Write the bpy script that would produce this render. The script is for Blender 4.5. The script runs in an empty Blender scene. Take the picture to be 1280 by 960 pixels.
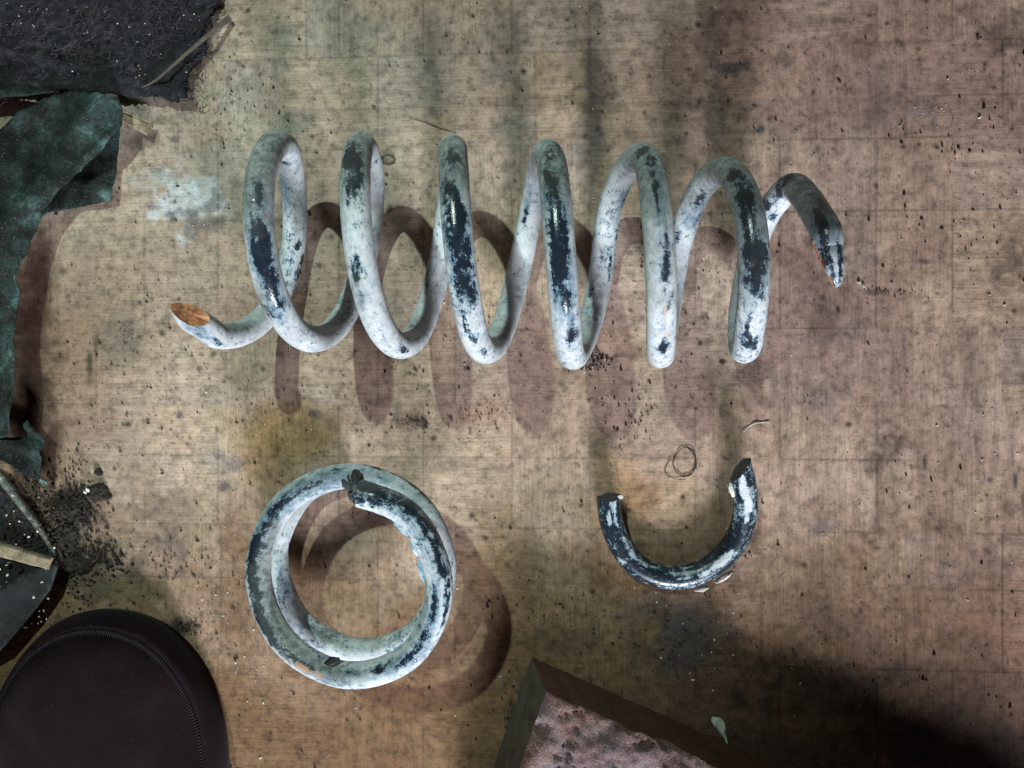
import bpy, bmesh, math, random
import numpy as np
from mathutils import Vector, Matrix
from mathutils.geometry import delaunay_2d_cdt

scene = bpy.context.scene
COL = scene.collection
random.seed(7)
RNG = np.random.default_rng(11)

# ------------------------------------------------------------------ units
# one "unit" of the measured layout is 0.45 mm on the floor; y grows towards
# the photographer's bottom edge there, so it is flipped into Blender's Y
S = 0.00045
TY = 0.06412
CAM_D = 950.0
CX, CY, CZ = 640 + CAM_D * math.sin(TY), 480.0, CAM_D * math.cos(TY)

def W(x, y, z=0.0):
    return Vector(((x - 640) * S, (480 - y) * S, z * S))

def Wn(P):
    P = np.asarray(P, float)
    return np.stack([(P[:, 0] - 640) * S, (480 - P[:, 1]) * S, P[:, 2] * S], 1)

def at(px, py, z=0.0):
    """layout point at height z seen at picture point (px, py)"""
    c, s = math.cos(TY), math.sin(TY)
    a, b = (px - 640) / CAM_D, (py - 480) / CAM_D
    dx, dz = c * a - s, -s * a - c
    t = (CZ - z) / -dz
    return (CX + dx * t, CY + b * t, z)

# ------------------------------------------------------------------ camera
cam_d = bpy.data.cameras.new('camera')
cam = bpy.data.objects.new('camera', cam_d)
COL.objects.link(cam)
cam_d.sensor_width = 36
cam_d.lens = 36 * CAM_D / 1280
cam_d.clip_start = 0.01
cam_d.clip_end = 50
cam.location = W(CX, CY, CZ)
cam.rotation_euler = (0, TY, 0)
scene.camera = cam

# ------------------------------------------------------------------ light
world = bpy.data.worlds.new('World')
scene.world = world
world.use_nodes = True
wb = world.node_tree.nodes['Background']
wb.inputs[0].default_value = (0.60, 0.46, 0.41, 1)
wb.inputs[1].default_value = 0.13

def area(name, pos, target, sx, sy, power, col):
    d = bpy.data.lights.new(name, 'AREA')
    d.shape = 'RECTANGLE'; d.size = sx; d.size_y = sy
    d.energy = power; d.color = col
    o = bpy.data.objects.new(name, d)
    o.location = W(*pos)
    v = W(*target) - o.location
    o.rotation_euler = v.to_track_quat('-Z', 'Y').to_euler()
    COL.objects.link(o)
    return o
def spot(name, pos, target, size, blend, rad, power, col):
    d = bpy.data.lights.new(name, 'SPOT')
    d.spot_size = math.radians(size); d.spot_blend = blend; d.shadow_soft_size = rad
    d.energy = power; d.color = col
    o = bpy.data.objects.new(name, d)
    o.location = W(*pos)
    o.rotation_euler = (W(*target) - o.location).to_track_quat('-Z', 'Y').to_euler()
    COL.objects.link(o)
    return o
spot('ceiling_lamp', (-880, -2180, 5000), (350, 460, 0), 15.5, 1.0, 0.030, 262, (0.76, 1.0, 0.88))
area('window_light', (1250, 3500, 1380), (640, 300, 0), 0.36, 0.30, 59, (0.90, 0.94, 1.0))

scene.view_settings.view_transform = 'Standard'
scene.view_settings.look = 'None'
scene.view_settings.exposure = -0.08
scene.view_settings.gamma = 1.0
scene.view_settings.use_curve_mapping = False

# ------------------------------------------------------------------ helpers
def tag(o, label=None, cat=None, group=None, kind=None):
    if label: o['label'] = label
    if cat: o['category'] = cat
    if group: o['group'] = group
    if kind: o['kind'] = kind
    return o

def link(name, me, mat=None, parent=None):
    o = bpy.data.objects.new(name, me)
    COL.objects.link(o)
    if mat: me.materials.append(mat)
    if parent: o.parent = parent
    return o

def empty(name, loc, label, cat, group=None):
    o = bpy.data.objects.new(name, None)
    o.empty_display_size = 0.01
    o.location = loc
    COL.objects.link(o)
    return tag(o, label, cat, group)

def keep_parent(ch, par):
    ch.parent = par
    ch.matrix_parent_inverse = Matrix.Translation(-par.location)

def fattr(me, name, vals):
    a = me.attributes.new(name, 'FLOAT', 'POINT')
    a.data.foreach_set('value', np.ascontiguousarray(vals, dtype=np.float32))

def cattr(me, name, rgb):
    a = me.attributes.new(name, 'FLOAT_COLOR', 'POINT')
    c = np.ones((len(rgb), 4), np.float32); c[:, :3] = rgb
    a.data.foreach_set('color', c.ravel())

def smooth(me):
    me.polygons.foreach_set('use_smooth', np.ones(len(me.polygons), bool))

def vnoise(x, y, scale, seed):
    """value noise, any array shape, ~0..1"""
    r = np.random.default_rng(seed)
    N = 256
    g = r.random((N, N))
    u = np.asarray(x) / scale + 50.37; v = np.asarray(y) / scale + 71.13
    i = np.floor(u).astype(int); j = np.floor(v).astype(int)
    fu = u - i; fv = v - j
    fu = fu * fu * (3 - 2 * fu); fv = fv * fv * (3 - 2 * fv)
    i0, i1, j0, j1 = i % N, (i + 1) % N, j % N, (j + 1) % N
    return (g[i0, j0] * (1 - fu) + g[i1, j0] * fu) * (1 - fv) + (g[i0, j1] * (1 - fu) + g[i1, j1] * fu) * fv

def fbm(x, y, scale, seed, oct=4, gain=.55):
    t = 0; a = 1; n = 0
    for k in range(oct):
        t = t + a * vnoise(x, y, scale / 2 ** k, seed + 17 * k); n += a; a *= gain
    return t / n

def sstep(a, b, x):
    t = np.clip((x - a) / (b - a), 0, 1)
    return t * t * (3 - 2 * t)

# ------------------------------------------------------------------ node helpers
class NT:
    def __init__(self, name):
        self.m = bpy.data.materials.new(name)
        self.m.use_nodes = True
        self.t = self.m.node_tree
        self.b = self.t.nodes['Principled BSDF']
        self.tc = self.t.nodes.new('ShaderNodeTexCoord')
    def n(self, typ, **kw):
        o = self.t.nodes.new(typ)
        for k, v in kw.items(): setattr(o, k, v)
        return o
    def l(self, a, b): self.t.links.new(a, b)
    def attr(self, name):
        a = self.n('ShaderNodeAttribute'); a.attribute_name = name; return a
    def noise(self, scale, detail=4, rough=.55, vec=None, stretch=None):
        o = self.n('ShaderNodeTexNoise')
        o.inputs['Scale'].default_value = scale
        o.inputs['Detail'].default_value = detail
        o.inputs['Roughness'].default_value = rough
        src = vec or self.tc.outputs['Object']
        if stretch:
            mp = self.n('ShaderNodeMapping'); mp.inputs['Scale'].default_value = stretch
            self.l(src, mp.inputs[0]); src = mp.outputs[0]
        self.l(src, o.inputs['Vector'])
        return o.outputs[0]
    def math(self, op, a, b=None, c=None, clamp=False):
        o = self.n('ShaderNodeMath', operation=op); o.use_clamp = clamp
        for i, v in enumerate((a, b, c)):
            if v is None: continue
            if isinstance(v, (int, float)): o.inputs[i].default_value = v
            else: self.l(v, o.inputs[i])
        return o.outputs[0]
    def ramp(self, fac, stops, interp='LINEAR'):
        o = self.n('ShaderNodeValToRGB'); cr = o.color_ramp; cr.interpolation = interp
        while len(cr.elements) < len(stops): cr.elements.new(.5)
        for e, (p, c) in zip(cr.elements, stops):
            e.position = p
            e.color = (c, c, c, 1) if isinstance(c, (int, float)) else (*c, 1)
        self.l(fac, o.inputs[0]); return o.outputs[0]
    def mix(self, fac, a, b, typ='MIX'):
        o = self.n('ShaderNodeMix', data_type='RGBA', blend_type=typ)
        for s, v in ((o.inputs[0], fac), (o.inputs[6], a), (o.inputs[7], b)):
            if isinstance(v, (int, float)): s.default_value = v
            elif isinstance(v, tuple): s.default_value = (*v, 1)
            else: self.l(v, s)
        return o.outputs[2]
    def bump(self, h, strength=.4, dist=.001):
        o = self.n('ShaderNodeBump'); o.inputs['Strength'].default_value = strength
        o.inputs['Distance'].default_value = dist
        self.l(h, o.inputs['Height']); self.l(o.outputs[0], self.b.inputs['Normal'])
    def set(self, col=None, rough=None, spec=None, metal=None):
        for k, v in (('Base Color', col), ('Roughness', rough), ('Specular IOR Level', spec), ('Metallic', metal)):
            if v is None: continue
            if isinstance(v, (int, float)): self.b.inputs[k].default_value = v
            elif isinstance(v, tuple): self.b.inputs[k].default_value = (*v, 1)
            else: self.l(v, self.b.inputs[k])
        return self.m

# ---- floor: worn printed sheet; colour comes from attributes, grain and specks from noise
def mat_floor():
    t = NT('worn_linoleum')
    base = t.attr('tone').outputs['Color']
    gr = t.attr('grain').outputs['Fac']
    gh = t.noise(900, 3, .6, stretch=(.06, 1, 1))
    gv = t.noise(900, 3, .6, stretch=(1, .06, 1))
    g = t.mix(gr, gh, gv)
    gcol = t.ramp(g, [(.36, .80), (.50, 1.0), (.66, 1.11)])
    c = t.mix(.85, base, gcol, 'MULTIPLY')
    # woven print, fine cross hatch
    wv = t.math('ADD', t.noise(2300, 1, .5, stretch=(.08, 1, 1)), t.noise(2300, 1, .5, stretch=(1, .08, 1)))
    c = t.mix(.5, c, t.ramp(wv, [(.78, .86), (1.0, 1.0), (1.2, 1.08)]), 'MULTIPLY')
    mot = t.noise(160, 7, .72)
    c = t.mix(1.0, c, t.ramp(mot, [(.36, .58), (.5, 1.0), (.64, 1.25)]), 'MULTIPLY')
    dirt = t.noise(420, 5, .75)
    dmask = t.ramp(dirt, [(.585, 0.0), (.65, 1.0)])
    c = t.mix(t.math('MULTIPLY', dmask, .6), c, (.055, .040, .032))
    sp = t.noise(1500, 2, .5)
    c = t.mix(t.math('MULTIPLY', t.ramp(sp, [(.64, 0.0), (.70, 1.0)]), .65), c, (.04, .03, .027))
    pale = t.noise(1900, 1, .5)
    c = t.mix(t.math('MULTIPLY', t.ramp(pale, [(.70, 0.0), (.76, 1.0)]), .35), c, (.50, .45, .40))
    # thin hair scratches
    vo = t.n('ShaderNodeTexVoronoi', feature='DISTANCE_TO_EDGE'); vo.inputs['Scale'].default_value = 70
    wob = t.n('ShaderNodeVectorMath', operation='MULTIPLY_ADD')
    nn = t.n('ShaderNodeTexNoise'); nn.inputs['Scale'].default_value = 35; t.l(t.tc.outputs['Object'], nn.inputs[0])
    t.l(nn.outputs['Color'], wob.inputs[0]); wob.inputs[1].default_value = (.06, .06, .06); t.l(t.tc.outputs['Object'], wob.inputs[2])
    t.l(wob.outputs[0], vo.inputs['Vector'])
    crack = t.math('MULTIPLY', t.ramp(vo.outputs[0], [(0.0, 1.0), (.02, 0.0)]), t.ramp(t.noise(55, 3), [(.5, 0.0), (.62, .45)]))
    c = t.mix(crack, c, (.07, .05, .04))
    rg = t.ramp(mot, [(.3, .9), (.7, .7)])
    h = t.math('ADD', t.math('MULTIPLY', g, .35), t.math('MULTIPLY', dirt, .8))
    t.bump(h, .35, .0004)
    return t.set(c, rg, .07)

# ---- painted spring steel under white dust: attribute wear 0 dust .. 1 bare glossy paint
def mat_wire():
    t = NT('dusty_navy_paint')
    w = t.attr('wear').outputs['Fac']
    n1 = t.noise(330, 6, .72)
    n2 = t.noise(1400, 3, .6)
    n3 = t.noise(120, 5, .65)
    sv = t.attr('surf').outputs['Vector']
    ns = t.noise(900, 4, .7, vec=sv); ns2 = t.noise(240, 4, .7, vec=sv)
    k = t.math('ADD', w, t.math('MULTIPLY', t.math('SUBTRACT', n1, .5), 2.3))
    k = t.math('ADD', k, t.math('MULTIPLY', t.math('SUBTRACT', n2, .5), 1.35))
    k = t.math('ADD', k, t.math('MULTIPLY', t.math('SUBTRACT', ns, .5), 1.1))
    k = t.math('ADD', k, t.math('MULTIPLY', t.math('SUBTRACT', ns2, .5), .9))
    col = t.ramp(k, [(.0, (.45, .48, .50)), (.18, (.40, .44, .47)), (.36, (.23, .31, .37)), (.49, (.07, .14, .20)), (.64, (.010, .017, .027))])
    grey = t.ramp(n3, [(.38, (.72, .72, .71)), (.6, (1.0, 1.0, 1.0))])
    col = t.mix(1.0, col, grey, 'MULTIPLY')
    fm_ = t.math('MULTIPLY', t.attr('film').outputs['Fac'], t.ramp(t.math('ADD', t.math('MULTIPLY', ns2, .6), t.math('MULTIPLY', n1, .4)), [(.40, .45), (.50, 1.0)]), clamp=True)
    col = t.mix(t.math('MULTIPLY', fm_, t.ramp(k, [(.42, .9), (.52, 0.0)])), col, (.05, .115, .175))
    col = t.mix(1.0, col, t.ramp(n2, [(.36, .80), (.5, 1.0), (.64, 1.08)]), 'MULTIPLY')
    d = t.attr('dirt').outputs['Fac']  # grey dirt, partly shade painted into the colour
    dm = t.math('MULTIPLY', t.math('MULTIPLY', d, t.ramp(n1, [(.35, .35), (.6, 1.0)])), t.ramp(k, [(.45, 1.0), (.6, .35)]), clamp=True)
    col = t.mix(dm, col, (.125, .135, .125))
    r = t.attr('rust').outputs['Fac']
    rm = t.ramp(t.math('ADD', r, t.math('MULTIPLY', t.math('SUBTRACT', n1, .5), 1.2)), [(.55, 0.0), (.95, .9)])
    col = t.mix(rm, col, (.40, .23, .15))
    rg = t.math('SUBTRACT', t.ramp(k, [(.2, .95), (.42, .7), (.58, .24)]), t.math('MULTIPLY', fm_, .35), clamp=True)
    rg = t.math('MAXIMUM', rg, .15)
    h = t.math('SUBTRACT', t.math('MULTIPLY', n2, .35), t.ramp(k, [(.3, 0.0), (.6, 1.0)]))
    t.bump(h, .6, .00045)
    return t.set(col, rg, .5)

def mat_simple(name, stops, scale, rough=.9, bump=.5, bd=.0008, detail=6, spec=.2, stretch=None, metal=0):
    t = NT(name)
    n = t.noise(scale, detail, .68, stretch=stretch)
    n2 = t.noise(scale * 6, 3, .6)
    f = t.math('ADD', t.math('MULTIPLY', n, .75), t.math('MULTIPLY', n2, .25))
    c = t.ramp(f, stops)
    t.bump(f, bump, bd)
    return t.set(c, rough, spec, metal)

M_FLOOR = mat_floor()
M_WIRE = mat_wire()
M_RUST = mat_simple('fresh_orange_fracture', [(.40, (.20, .070, .035)), (.50, (.46, .19, .09)), (.60, (.66, .34, .20))], 90, .75, .7, .0008)
M_BREAK = mat_simple('dark_torn_metal', [(.35, (.012, .014, .016)), (.6, (.06, .065, .068)), (.75, (.2, .2, .2))], 420, .55, .8, .0012)
M_SOIL = mat_simple('dark_soil', [(.35, (.010, .009, .008)), (.55, (.030, .024, .020)), (.75, (.075, .058, .046))], 500, .95, .8)
M_CRUMB = mat_simple('brown_crumb', [(.3, (.016, .012, .010)), (.7, (.060, .040, .030))], 700, .9, .5)
M_PALE = mat_simple('pale_grit', [(.3, (.34, .31, .27)), (.7, (.72, .70, .64))], 600, .6, .4)
M_MAT = mat_simple('sooty_black_felt', [(.33, (.007, .007, .009)), (.52, (.019, .019, .024)), (.64, (.045, .045, .050)), (.8, (.13, .13, .13))], 210, .95, .9, .002, detail=9)
M_FIBRE = mat_simple('dusty_fibre', [(.3, (.016, .015, .016)), (.7, (.075, .07, .066))], 300, .9, .3)
M_STICK = mat_simple('grey_brown_twig', [(.3, (.045, .036, .03)), (.7, (.13, .11, .09))], 220, .85, .5, stretch=(1, 1, 1))
M_WOOD = mat_simple('dirty_bare_wood', [(.34, (.06, .045, .028)), (.5, (.19, .15, .10)), (.72, (.36, .30, .21))], 160, .8, .5)
M_METAL = mat_simple('dull_scratched_metal', [(.36, (.03, .03, .028)), (.52, (.10, .10, .09)), (.68, (.32, .30, .25))], 190, .5, .5, metal=.5)
M_PLASTIC = mat_simple('dusty_dark_plastic', [(.35, (.006, .007, .008)), (.7, (.022, .025, .026))], 120, .65, .4)
M_FLAKE = mat_simple('pale_green_flake', [(.3, (.22, .27, .23)), (.7, (.46, .50, .42))], 400, .8, .5)
M_PAINT = mat_simple('lifted_paint_film', [(.36, (.03, .08, .14)), (.5, (.22, .33, .42)), (.68, (.55, .58, .58))], 350, .45, .4)
M_SEAM = mat_simple('purple_thread', [(.3, (.010, .008, .011)), (.7, (.032, .026, .034))], 900, .8, .4)

def mat_rag():
    t = NT('grimy_teal_cloth')
    n = t.noise(38, 7, .7); f = t.noise(600, 3, .6)
    wx = t.noise(2600, 1, .5, stretch=(.07, 1, 1)); wy = t.noise(2600, 1, .5, stretch=(1, .07, 1))
    c = t.ramp(n, [(.40, (.006, .008, .0075)), (.51, (.017, .022, .020)), (.59, (.028, .048, .045)), (.71, (.10, .16, .155))])
    c = t.mix(.8, c, t.ramp(f, [(.35, .55), (.6, 1.15)]), 'MULTIPLY')
    c = t.mix(t.math('MULTIPLY', t.ramp(t.noise(1300, 2), [(.66, 0.0), (.72, 1.0)]), .5), c, (.3, .3, .28))
    t.bump(t.math('ADD', t.math('ADD', wx, wy), t.math('MULTIPLY', f, 1.5)), .5, .0005)
    return t.set(c, .93, .15)
M_RAG = mat_rag()

def mat_cushion():
    t = NT('dark_purple_fabric')
    f = t.noise(1200, 3, .6); n = t.noise(30, 4)
    c = t.ramp(n, [(.35, (.0060, .0030, .0040)), (.65, (.0110, .0062, .0085))])
    c = t.mix(t.math('MULTIPLY', t.ramp(t.noise(1700, 2), [(.70, 0.0), (.75, 1.0)]), .35), c, (.2, .18, .18))
    t.bump(f, .5, .0004)
    t.b.inputs['Sheen Weight'].default_value = .04
    return t.set(c, .9, .03)
M_CUSH = mat_cushion()

def mat_brick():
    t = NT('rough_pink_brick')
    n = t.noise(75, 8, .72); n2 = t.noise(28, 4, .6); f = t.noise(900, 4, .7)
    c = t.ramp(n, [(.34, (.045, .028, .026)), (.45, (.115, .060, .050)), (.55, (.15, .088, .078)), (.68, (.19, .15, .155))])
    c = t.mix(t.ramp(n2, [(.42, 0.0), (.62, .65)]), c, (.165, .135, .155))
    c = t.mix(.8, c, t.ramp(f, [(.36, .55), (.56, 1.1)]), 'MULTIPLY')
    c = t.mix(t.ramp(t.noise(1500, 2), [(.66, 0.0), (.7, .7)]), c, (.55, .50, .44))
    t.bump(t.math('ADD', n, t.math('MULTIPLY', f, .5)), 1.0, .002)
    return t.set(c, .93, .2)
M_BRICK = mat_brick()
M_BSIDE2 = mat_simple('brown_brick_side', [(.34, (.050, .026, .018)), (.7, (.090, .050, .034))], 60, .9, .5)
M_BSIDE = mat_simple('grey_brick_side', [(.34, (.030, .024, .019)), (.7, (.085, .070, .055))], 90, .9, .6)

# ------------------------------------------------------------------ THE FLOOR
def axis(a0, a1, step, lo, hi):
    mid = np.arange(a0, a1 + .01, step)
    left = a0 - np.cumsum(np.geomspace(step * 1.3, 400, 22)); left = left[left > lo]
    right = mid[-1] + np.cumsum(np.geomspace(step * 1.3, 400, 22)); right = right[right < hi]
    return np.concatenate([[lo], left[::-1], mid, right, [hi]])
def build_floor():
    xs = axis(-60, 1340, 2.0, -2600, 3900); ys = axis(-60, 1030, 2.0, -2400, 3400)
    X, Y = np.meshgrid(xs, ys)
    nx, ny = len(xs), len(ys)
    # printed wood blocks of alternating grain
    vx = {0: [-60, 58, 165, 262, 378, 420, 528, 640, 737, 866, 968, 1083, 1172, 1290],
          1: [-60, 100, 193, 266, 350, 470, 568, 669, 737, 829, 946, 1117, 1230, 1290]}
    hy = [-120, 66, 132, 182, 270, 412, 480, 507, 572, 660, 728, 826, 905, 1010]
    jx = X + (fbm(X, Y, 90, 3) - .5) * 2.0; jy = Y + (fbm(X, Y, 90, 5) - .5) * 2.0
    row = np.searchsorted(hy, jy)
    grain = np.zeros_like(X); tone = np.ones_like(X); tint = np.zeros_like(X); line = np.zeros_like(X)
    R = np.random.default_rng(5)
    tr = R.random((40, 40)); tt = R.random((40, 40)); gg = R.random((40, 40))
    sup = np.where((row % 4) < 2, 0, 1)
    for k in (0, 1):
        cx = np.searchsorted(vx[k], jx)
        m = sup == k
        gr = (gg[row // 2 % 40, cx] > .5).astype(float)
        grain = np.where(m, gr, grain)
        tone = np.where(m, .88 + .24 * tr[row // 1 % 40, cx], tone)
        tint = np.where(m, tt[row % 40, cx] - .5, tint)
        e = np.min(np.abs(jx[..., None] - np.array(vx[k])), axis=-1)
        line = np.where(m, np.maximum(line, np.exp(-(e / 1.3) ** 2)), line)
    eh = np.min(np.abs(jy[..., None] - np.array(hy)), axis=-1)
    line = np.maximum(line, .8 * np.exp(-(eh / 1.3) ** 2))
    line *= sstep(.36, .58, fbm(X, Y, 120, 8)) * .9 + .12
    # streaks inside blocks
    sh = fbm(X / 9, Y, 9, 21, 3); sv = fbm(X, Y / 9, 9, 22, 3)
    st = np.where(grain > .5, sv, sh)
    tone = tone * (1 + (st - .5) * (.5 + .3 * sstep(850, 1050, X))) * (.80 + .40 * fbm(X, Y, 55, 91, 6, .65))
    col = np.stack([.415 + .02 * tint, .305 + 0 * tint, .235 - .03 * tint], -1) * tone[..., None]
    # slow colour drift: pinkish, greener towards the upper left
    a = sstep(.42, .62, fbm(X, Y, 130, 31, 5))[..., None]
    col = col * (1 - .55 * a) + np.array([.33, .212, .168]) * .55 * a
    gpos = sstep(760, 250, X) * sstep(560, 120, Y)
    a = (sstep(.42, .62, fbm(X, Y, 110, 37, 4)) * .35 + .30)[..., None] * gpos[..., None]
    col = col * (1 - a) + np.array([.30, .305, .245]) * a
    # browner and darker towards the lower side
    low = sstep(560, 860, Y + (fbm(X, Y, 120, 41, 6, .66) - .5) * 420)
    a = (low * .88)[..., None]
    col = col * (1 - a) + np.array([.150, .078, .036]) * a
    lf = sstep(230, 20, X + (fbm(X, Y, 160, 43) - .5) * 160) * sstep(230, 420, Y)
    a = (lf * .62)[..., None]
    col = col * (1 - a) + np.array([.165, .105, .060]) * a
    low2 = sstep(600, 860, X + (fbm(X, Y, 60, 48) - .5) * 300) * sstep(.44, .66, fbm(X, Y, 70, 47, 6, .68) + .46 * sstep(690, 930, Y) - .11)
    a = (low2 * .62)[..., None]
    col = col * (1 - a) + np.array([.050, .032, .027]) * a  # lower right: dirt, with some of the brick's shade painted in
    # warm band at the right edge
    a = (sstep(1130, 1290, X) * sstep(600, 720, Y) * sstep(930, 800, Y) * .5)[..., None]
    col = col * (1 - a) + np.array([.30, .17, .13]) * a
    stains_and_shade = [  # x, y, rx, ry, colour, strength, raggedness; some rows paint in shade
        (238, 246, 46, 30, (.50, .56, .60), .62, 1.4), (205, 215, 36, 20, (.42, .48, .50), .5, 1.4), (262, 250, 14, 10, (.12, .14, .16), .6, 1.5), (225, 262, 16, 8, (.10, .11, .12), .6, 1.5), (200, 205, 14, 6, (.12, .14, .15), .6, 1.5), (262, 275, 16, 14, (.05, .06, .07), .55, 1.2), (240, 275, 12, 20, (.06, .07, .08), .5, 1.2),
        (345, 535, 62, 46, (.27, .155, .055), .62, .8), (330, 580, 40, 50, (.26, .155, .06), .6, .7), (385, 520, 40, 30, (.20, .12, .06), .4, .8),
        (790, 612, 40, 34, (.36, .175, .08), .6, .8), (770, 585, 25, 25, (.36, .2, .1), .35, .8), (820, 640, 90, 40, (.22, .14, .08), .4, .8),
        (520, 527, 17, 9, (.05, .035, .03), .85, .9), (505, 524, 24, 12, (.12, .07, .06), .5, .9), (605, 516, 26, 20, (.26, .12, .09), .5, .8), (395, 517, 9, 7, (.06, .05, .05), .7, .8),
        (555, 545, 22, 50, (.15, .12, .09), .35, .9), (150, 425, 28, 38, (.13, .12, .10), .55, .7), (112, 455, 5, 22, (.05, .045, .035), .8, .6), (120, 425, 5, 16, (.06, .05, .04), .6, .6),
        (225, 520, 6, 6, (.07, .07, .08), .8, .6), (160, 532, 5, 4, (.03, .03, .03), .8, .5), (328, 461, 4, 4, (.06, .07, .06), .8, .5), (210, 392, 5, 7, (.08, .09, .08), .6, .5),
        (290, 585, 22, 16, (.15, .13, .14), .6, 1.1), (280, 610, 8, 8, (.08, .07, .08), .7, .7), (270, 570, 30, 20, (.20, .18, .19), .3, 1),
        (920, 92, 22, 8, (.07, .07, .08), .75, 1.1), (893, 84, 8, 9, (.08, .07, .08), .6, .9), (979, 85, 9, 9, (.08, .07, .07), .55, 1.0), (951, 168, 6, 6, (.05, .07, .07), .9, .5),
        (1095, 330, 10, 8, (.10, .09, .09), .6, 1), (1047, 393, 4, 12, (.09, .07, .07), .7, .6), (1030, 395, 70, 60, (.25, .17, .155), .35, .8), (990, 350, 50, 70, (.29, .19, .16), .4, .8),
        (1095, 368, 22, 4, (.06, .05, .045), .7, 1.1), (1155, 332, 12, 4, (.08, .06, .06), .7, .9), (1068, 415, 22, 18, (.2, .15, .14), .4, .9), (1030, 500, 26, 22, (.19, .15, .15), .45, .9),
        (1028, 655, 15, 9, (.13, .11, .12), .55, .7), (1237, 595, 5, 4, (.06, .05, .06), .8, .5), (1156, 574, 3, 9, (.05, .04, .04), .85, .4), (1269, 598, 3, 12, (.05, .04, .04), .85, .4), (1220, 550, 2, 14, (.09, .07, .06), .6, .4),
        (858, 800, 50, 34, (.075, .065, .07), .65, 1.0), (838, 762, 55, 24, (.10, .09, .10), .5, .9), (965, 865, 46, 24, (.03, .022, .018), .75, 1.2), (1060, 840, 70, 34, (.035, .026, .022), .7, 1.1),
        (1110, 905, 80, 40, (.03, .021, .018), .7, 1.2), (1255, 925, 70, 40, (.04, .03, .025), .75, 1.1), (1180, 900, 120, 50, (.032, .024, .020), .5, 1.3), (1275, 945, 60, 40, (.03, .022, .018), .5, 1.2), (1240, 850, 60, 40, (.10, .06, .045), .5, 1.2), (940, 935, 110, 34, (.050, .030, .025), .75, .8), (1045, 870, 40, 30, (.02, .018, .016), .6, 1.1),  # dark soil, deepened to paint in the brick's shade
        (700, 800, 70, 22, (.09, .07, .05), .55, .9), (655, 868, 8, 30, (.03, .03, .025), .7, 1.1), (640, 900, 6, 30, (.03, .03, .025), .6, 1.1), (735, 855, 70, 18, (.10, .085, .045), .5, .8),
        (215, 640, 50, 26, (.14, .10, .09), .5, 1.0), (205, 690, 34, 22, (.09, .07, .06), .55, 1.1), (110, 725, 60, 30, (.05, .045, .035), .6, 1.2), (165, 745, 60, 22, (.10, .095, .05), .5, .9),
        (225, 792, 22, 16, (.02, .022, .02), .9, .8), (250, 640, 18, 80, (.34, .25, .16), .35, .8), (265, 590, 20, 120, (.36, .29, .22), .3, .7),
        (80, 640, 36, 40, (.022, .02, .018), .85, 1.2), (100, 700, 40, 30, (.03, .028, .022), .8, 1.2), (60, 560, 18, 60, (.03, .02, .016), .6, 1.0), (38, 480, 34, 170, (.035, .018, .013), .85, .7), (50, 350, 24, 80, (.05, .022, .016), .75, .5),
        (178, 165, 24, 14, (.09, .07, .06), .6, .9), (218, 166, 8, 5, (.08, .08, .08), .7, .7), (200, 140, 42, 8, (.09, .08, .07), .6, .9),
        (742, 120, 14, 120, (.15, .115, .11), .8, .5), (715, 50, 10, 70, (.21, .17, .155), .45, .5), (735, 190, 26, 40, (.17, .15, .15), .5, .8), (620, 60, 30, 70, (.15, .145, .13), .6, .9), (645, 150, 26, 60, (.16, .16, .135), .6, .9),  # upright bands paint the spring's soft shadows onto the floor
        (885, 60, 20, 70, (.16, .115, .10), .65, .8), (895, 150, 14, 60, (.14, .115, .095), .65, .5), (830, 190, 40, 60, (.24, .19, .155), .35, .8), (535, 60, 26, 50, (.17, .16, .145), .5, 1.0), (540, 110, 14, 40, (.13, .13, .12), .5, 1.0),  # more of the spring's soft shadow painted as dark bands
        (345, 30, 26, 40, (.17, .19, .16), .5, 1.0), (360, 150, 40, 16, (.16, .19, .165), .5, .9), (440, 60, 40, 60, (.2, .2, .17), .3, 1.0), (475, 30, 26, 24, (.17, .18, .16), .4, 1.1),
        (740, 446, 14, 8, (.10, .07, .07), .7, 1.2), (745, 455, 26, 12, (.16, .12, .12), .5, 1.2), (650, 470, 60, 60, (.30, .20, .165), .4, .8), (840, 500, 60, 60, (.30, .235, .20), .35, .9),
        (500, 370, 40, 60, (.25, .19, .155), .4, .9), (740, 340, 30, 40, (.27, .19, .17), .35, .9), (1150, 130, 70, 50, (.27, .195, .17), .35, .9), (1090, 100, 50, 40, (.26, .18, .165), .35, .9), (1150, 150, 18, 14, (.20, .17, .175), .5, 1.2),
        (470, 640, 50, 40, (.26, .14, .11), .45, .8), (420, 760, 60, 30, (.16, .11, .06), .4, .8), (700, 620, 60, 60, (.20, .17, .10), .35, .8), (620, 690, 40, 60, (.19, .12, .06), .45, .8),
        (1130, 760, 120, 50, (.20, .13, .095), .45, .9), (1010, 730, 60, 40, (.14, .10, .07), .4, .9)]
    for n, (x, y, rx, ry, c, s, rag) in enumerate(stains_and_shade):
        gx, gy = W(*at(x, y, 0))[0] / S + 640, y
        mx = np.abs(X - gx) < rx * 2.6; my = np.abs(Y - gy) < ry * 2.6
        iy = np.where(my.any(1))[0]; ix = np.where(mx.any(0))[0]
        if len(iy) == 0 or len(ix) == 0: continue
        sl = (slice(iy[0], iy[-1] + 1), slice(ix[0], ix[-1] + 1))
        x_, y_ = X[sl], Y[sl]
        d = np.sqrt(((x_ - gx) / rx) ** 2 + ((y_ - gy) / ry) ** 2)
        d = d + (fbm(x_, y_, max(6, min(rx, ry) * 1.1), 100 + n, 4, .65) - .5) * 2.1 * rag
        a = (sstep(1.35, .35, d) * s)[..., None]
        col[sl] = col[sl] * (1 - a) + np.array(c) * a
    col = col * (1 - .40 * (line * (.8 + .4 * sstep(850, 1050, X)))[..., None])
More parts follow.
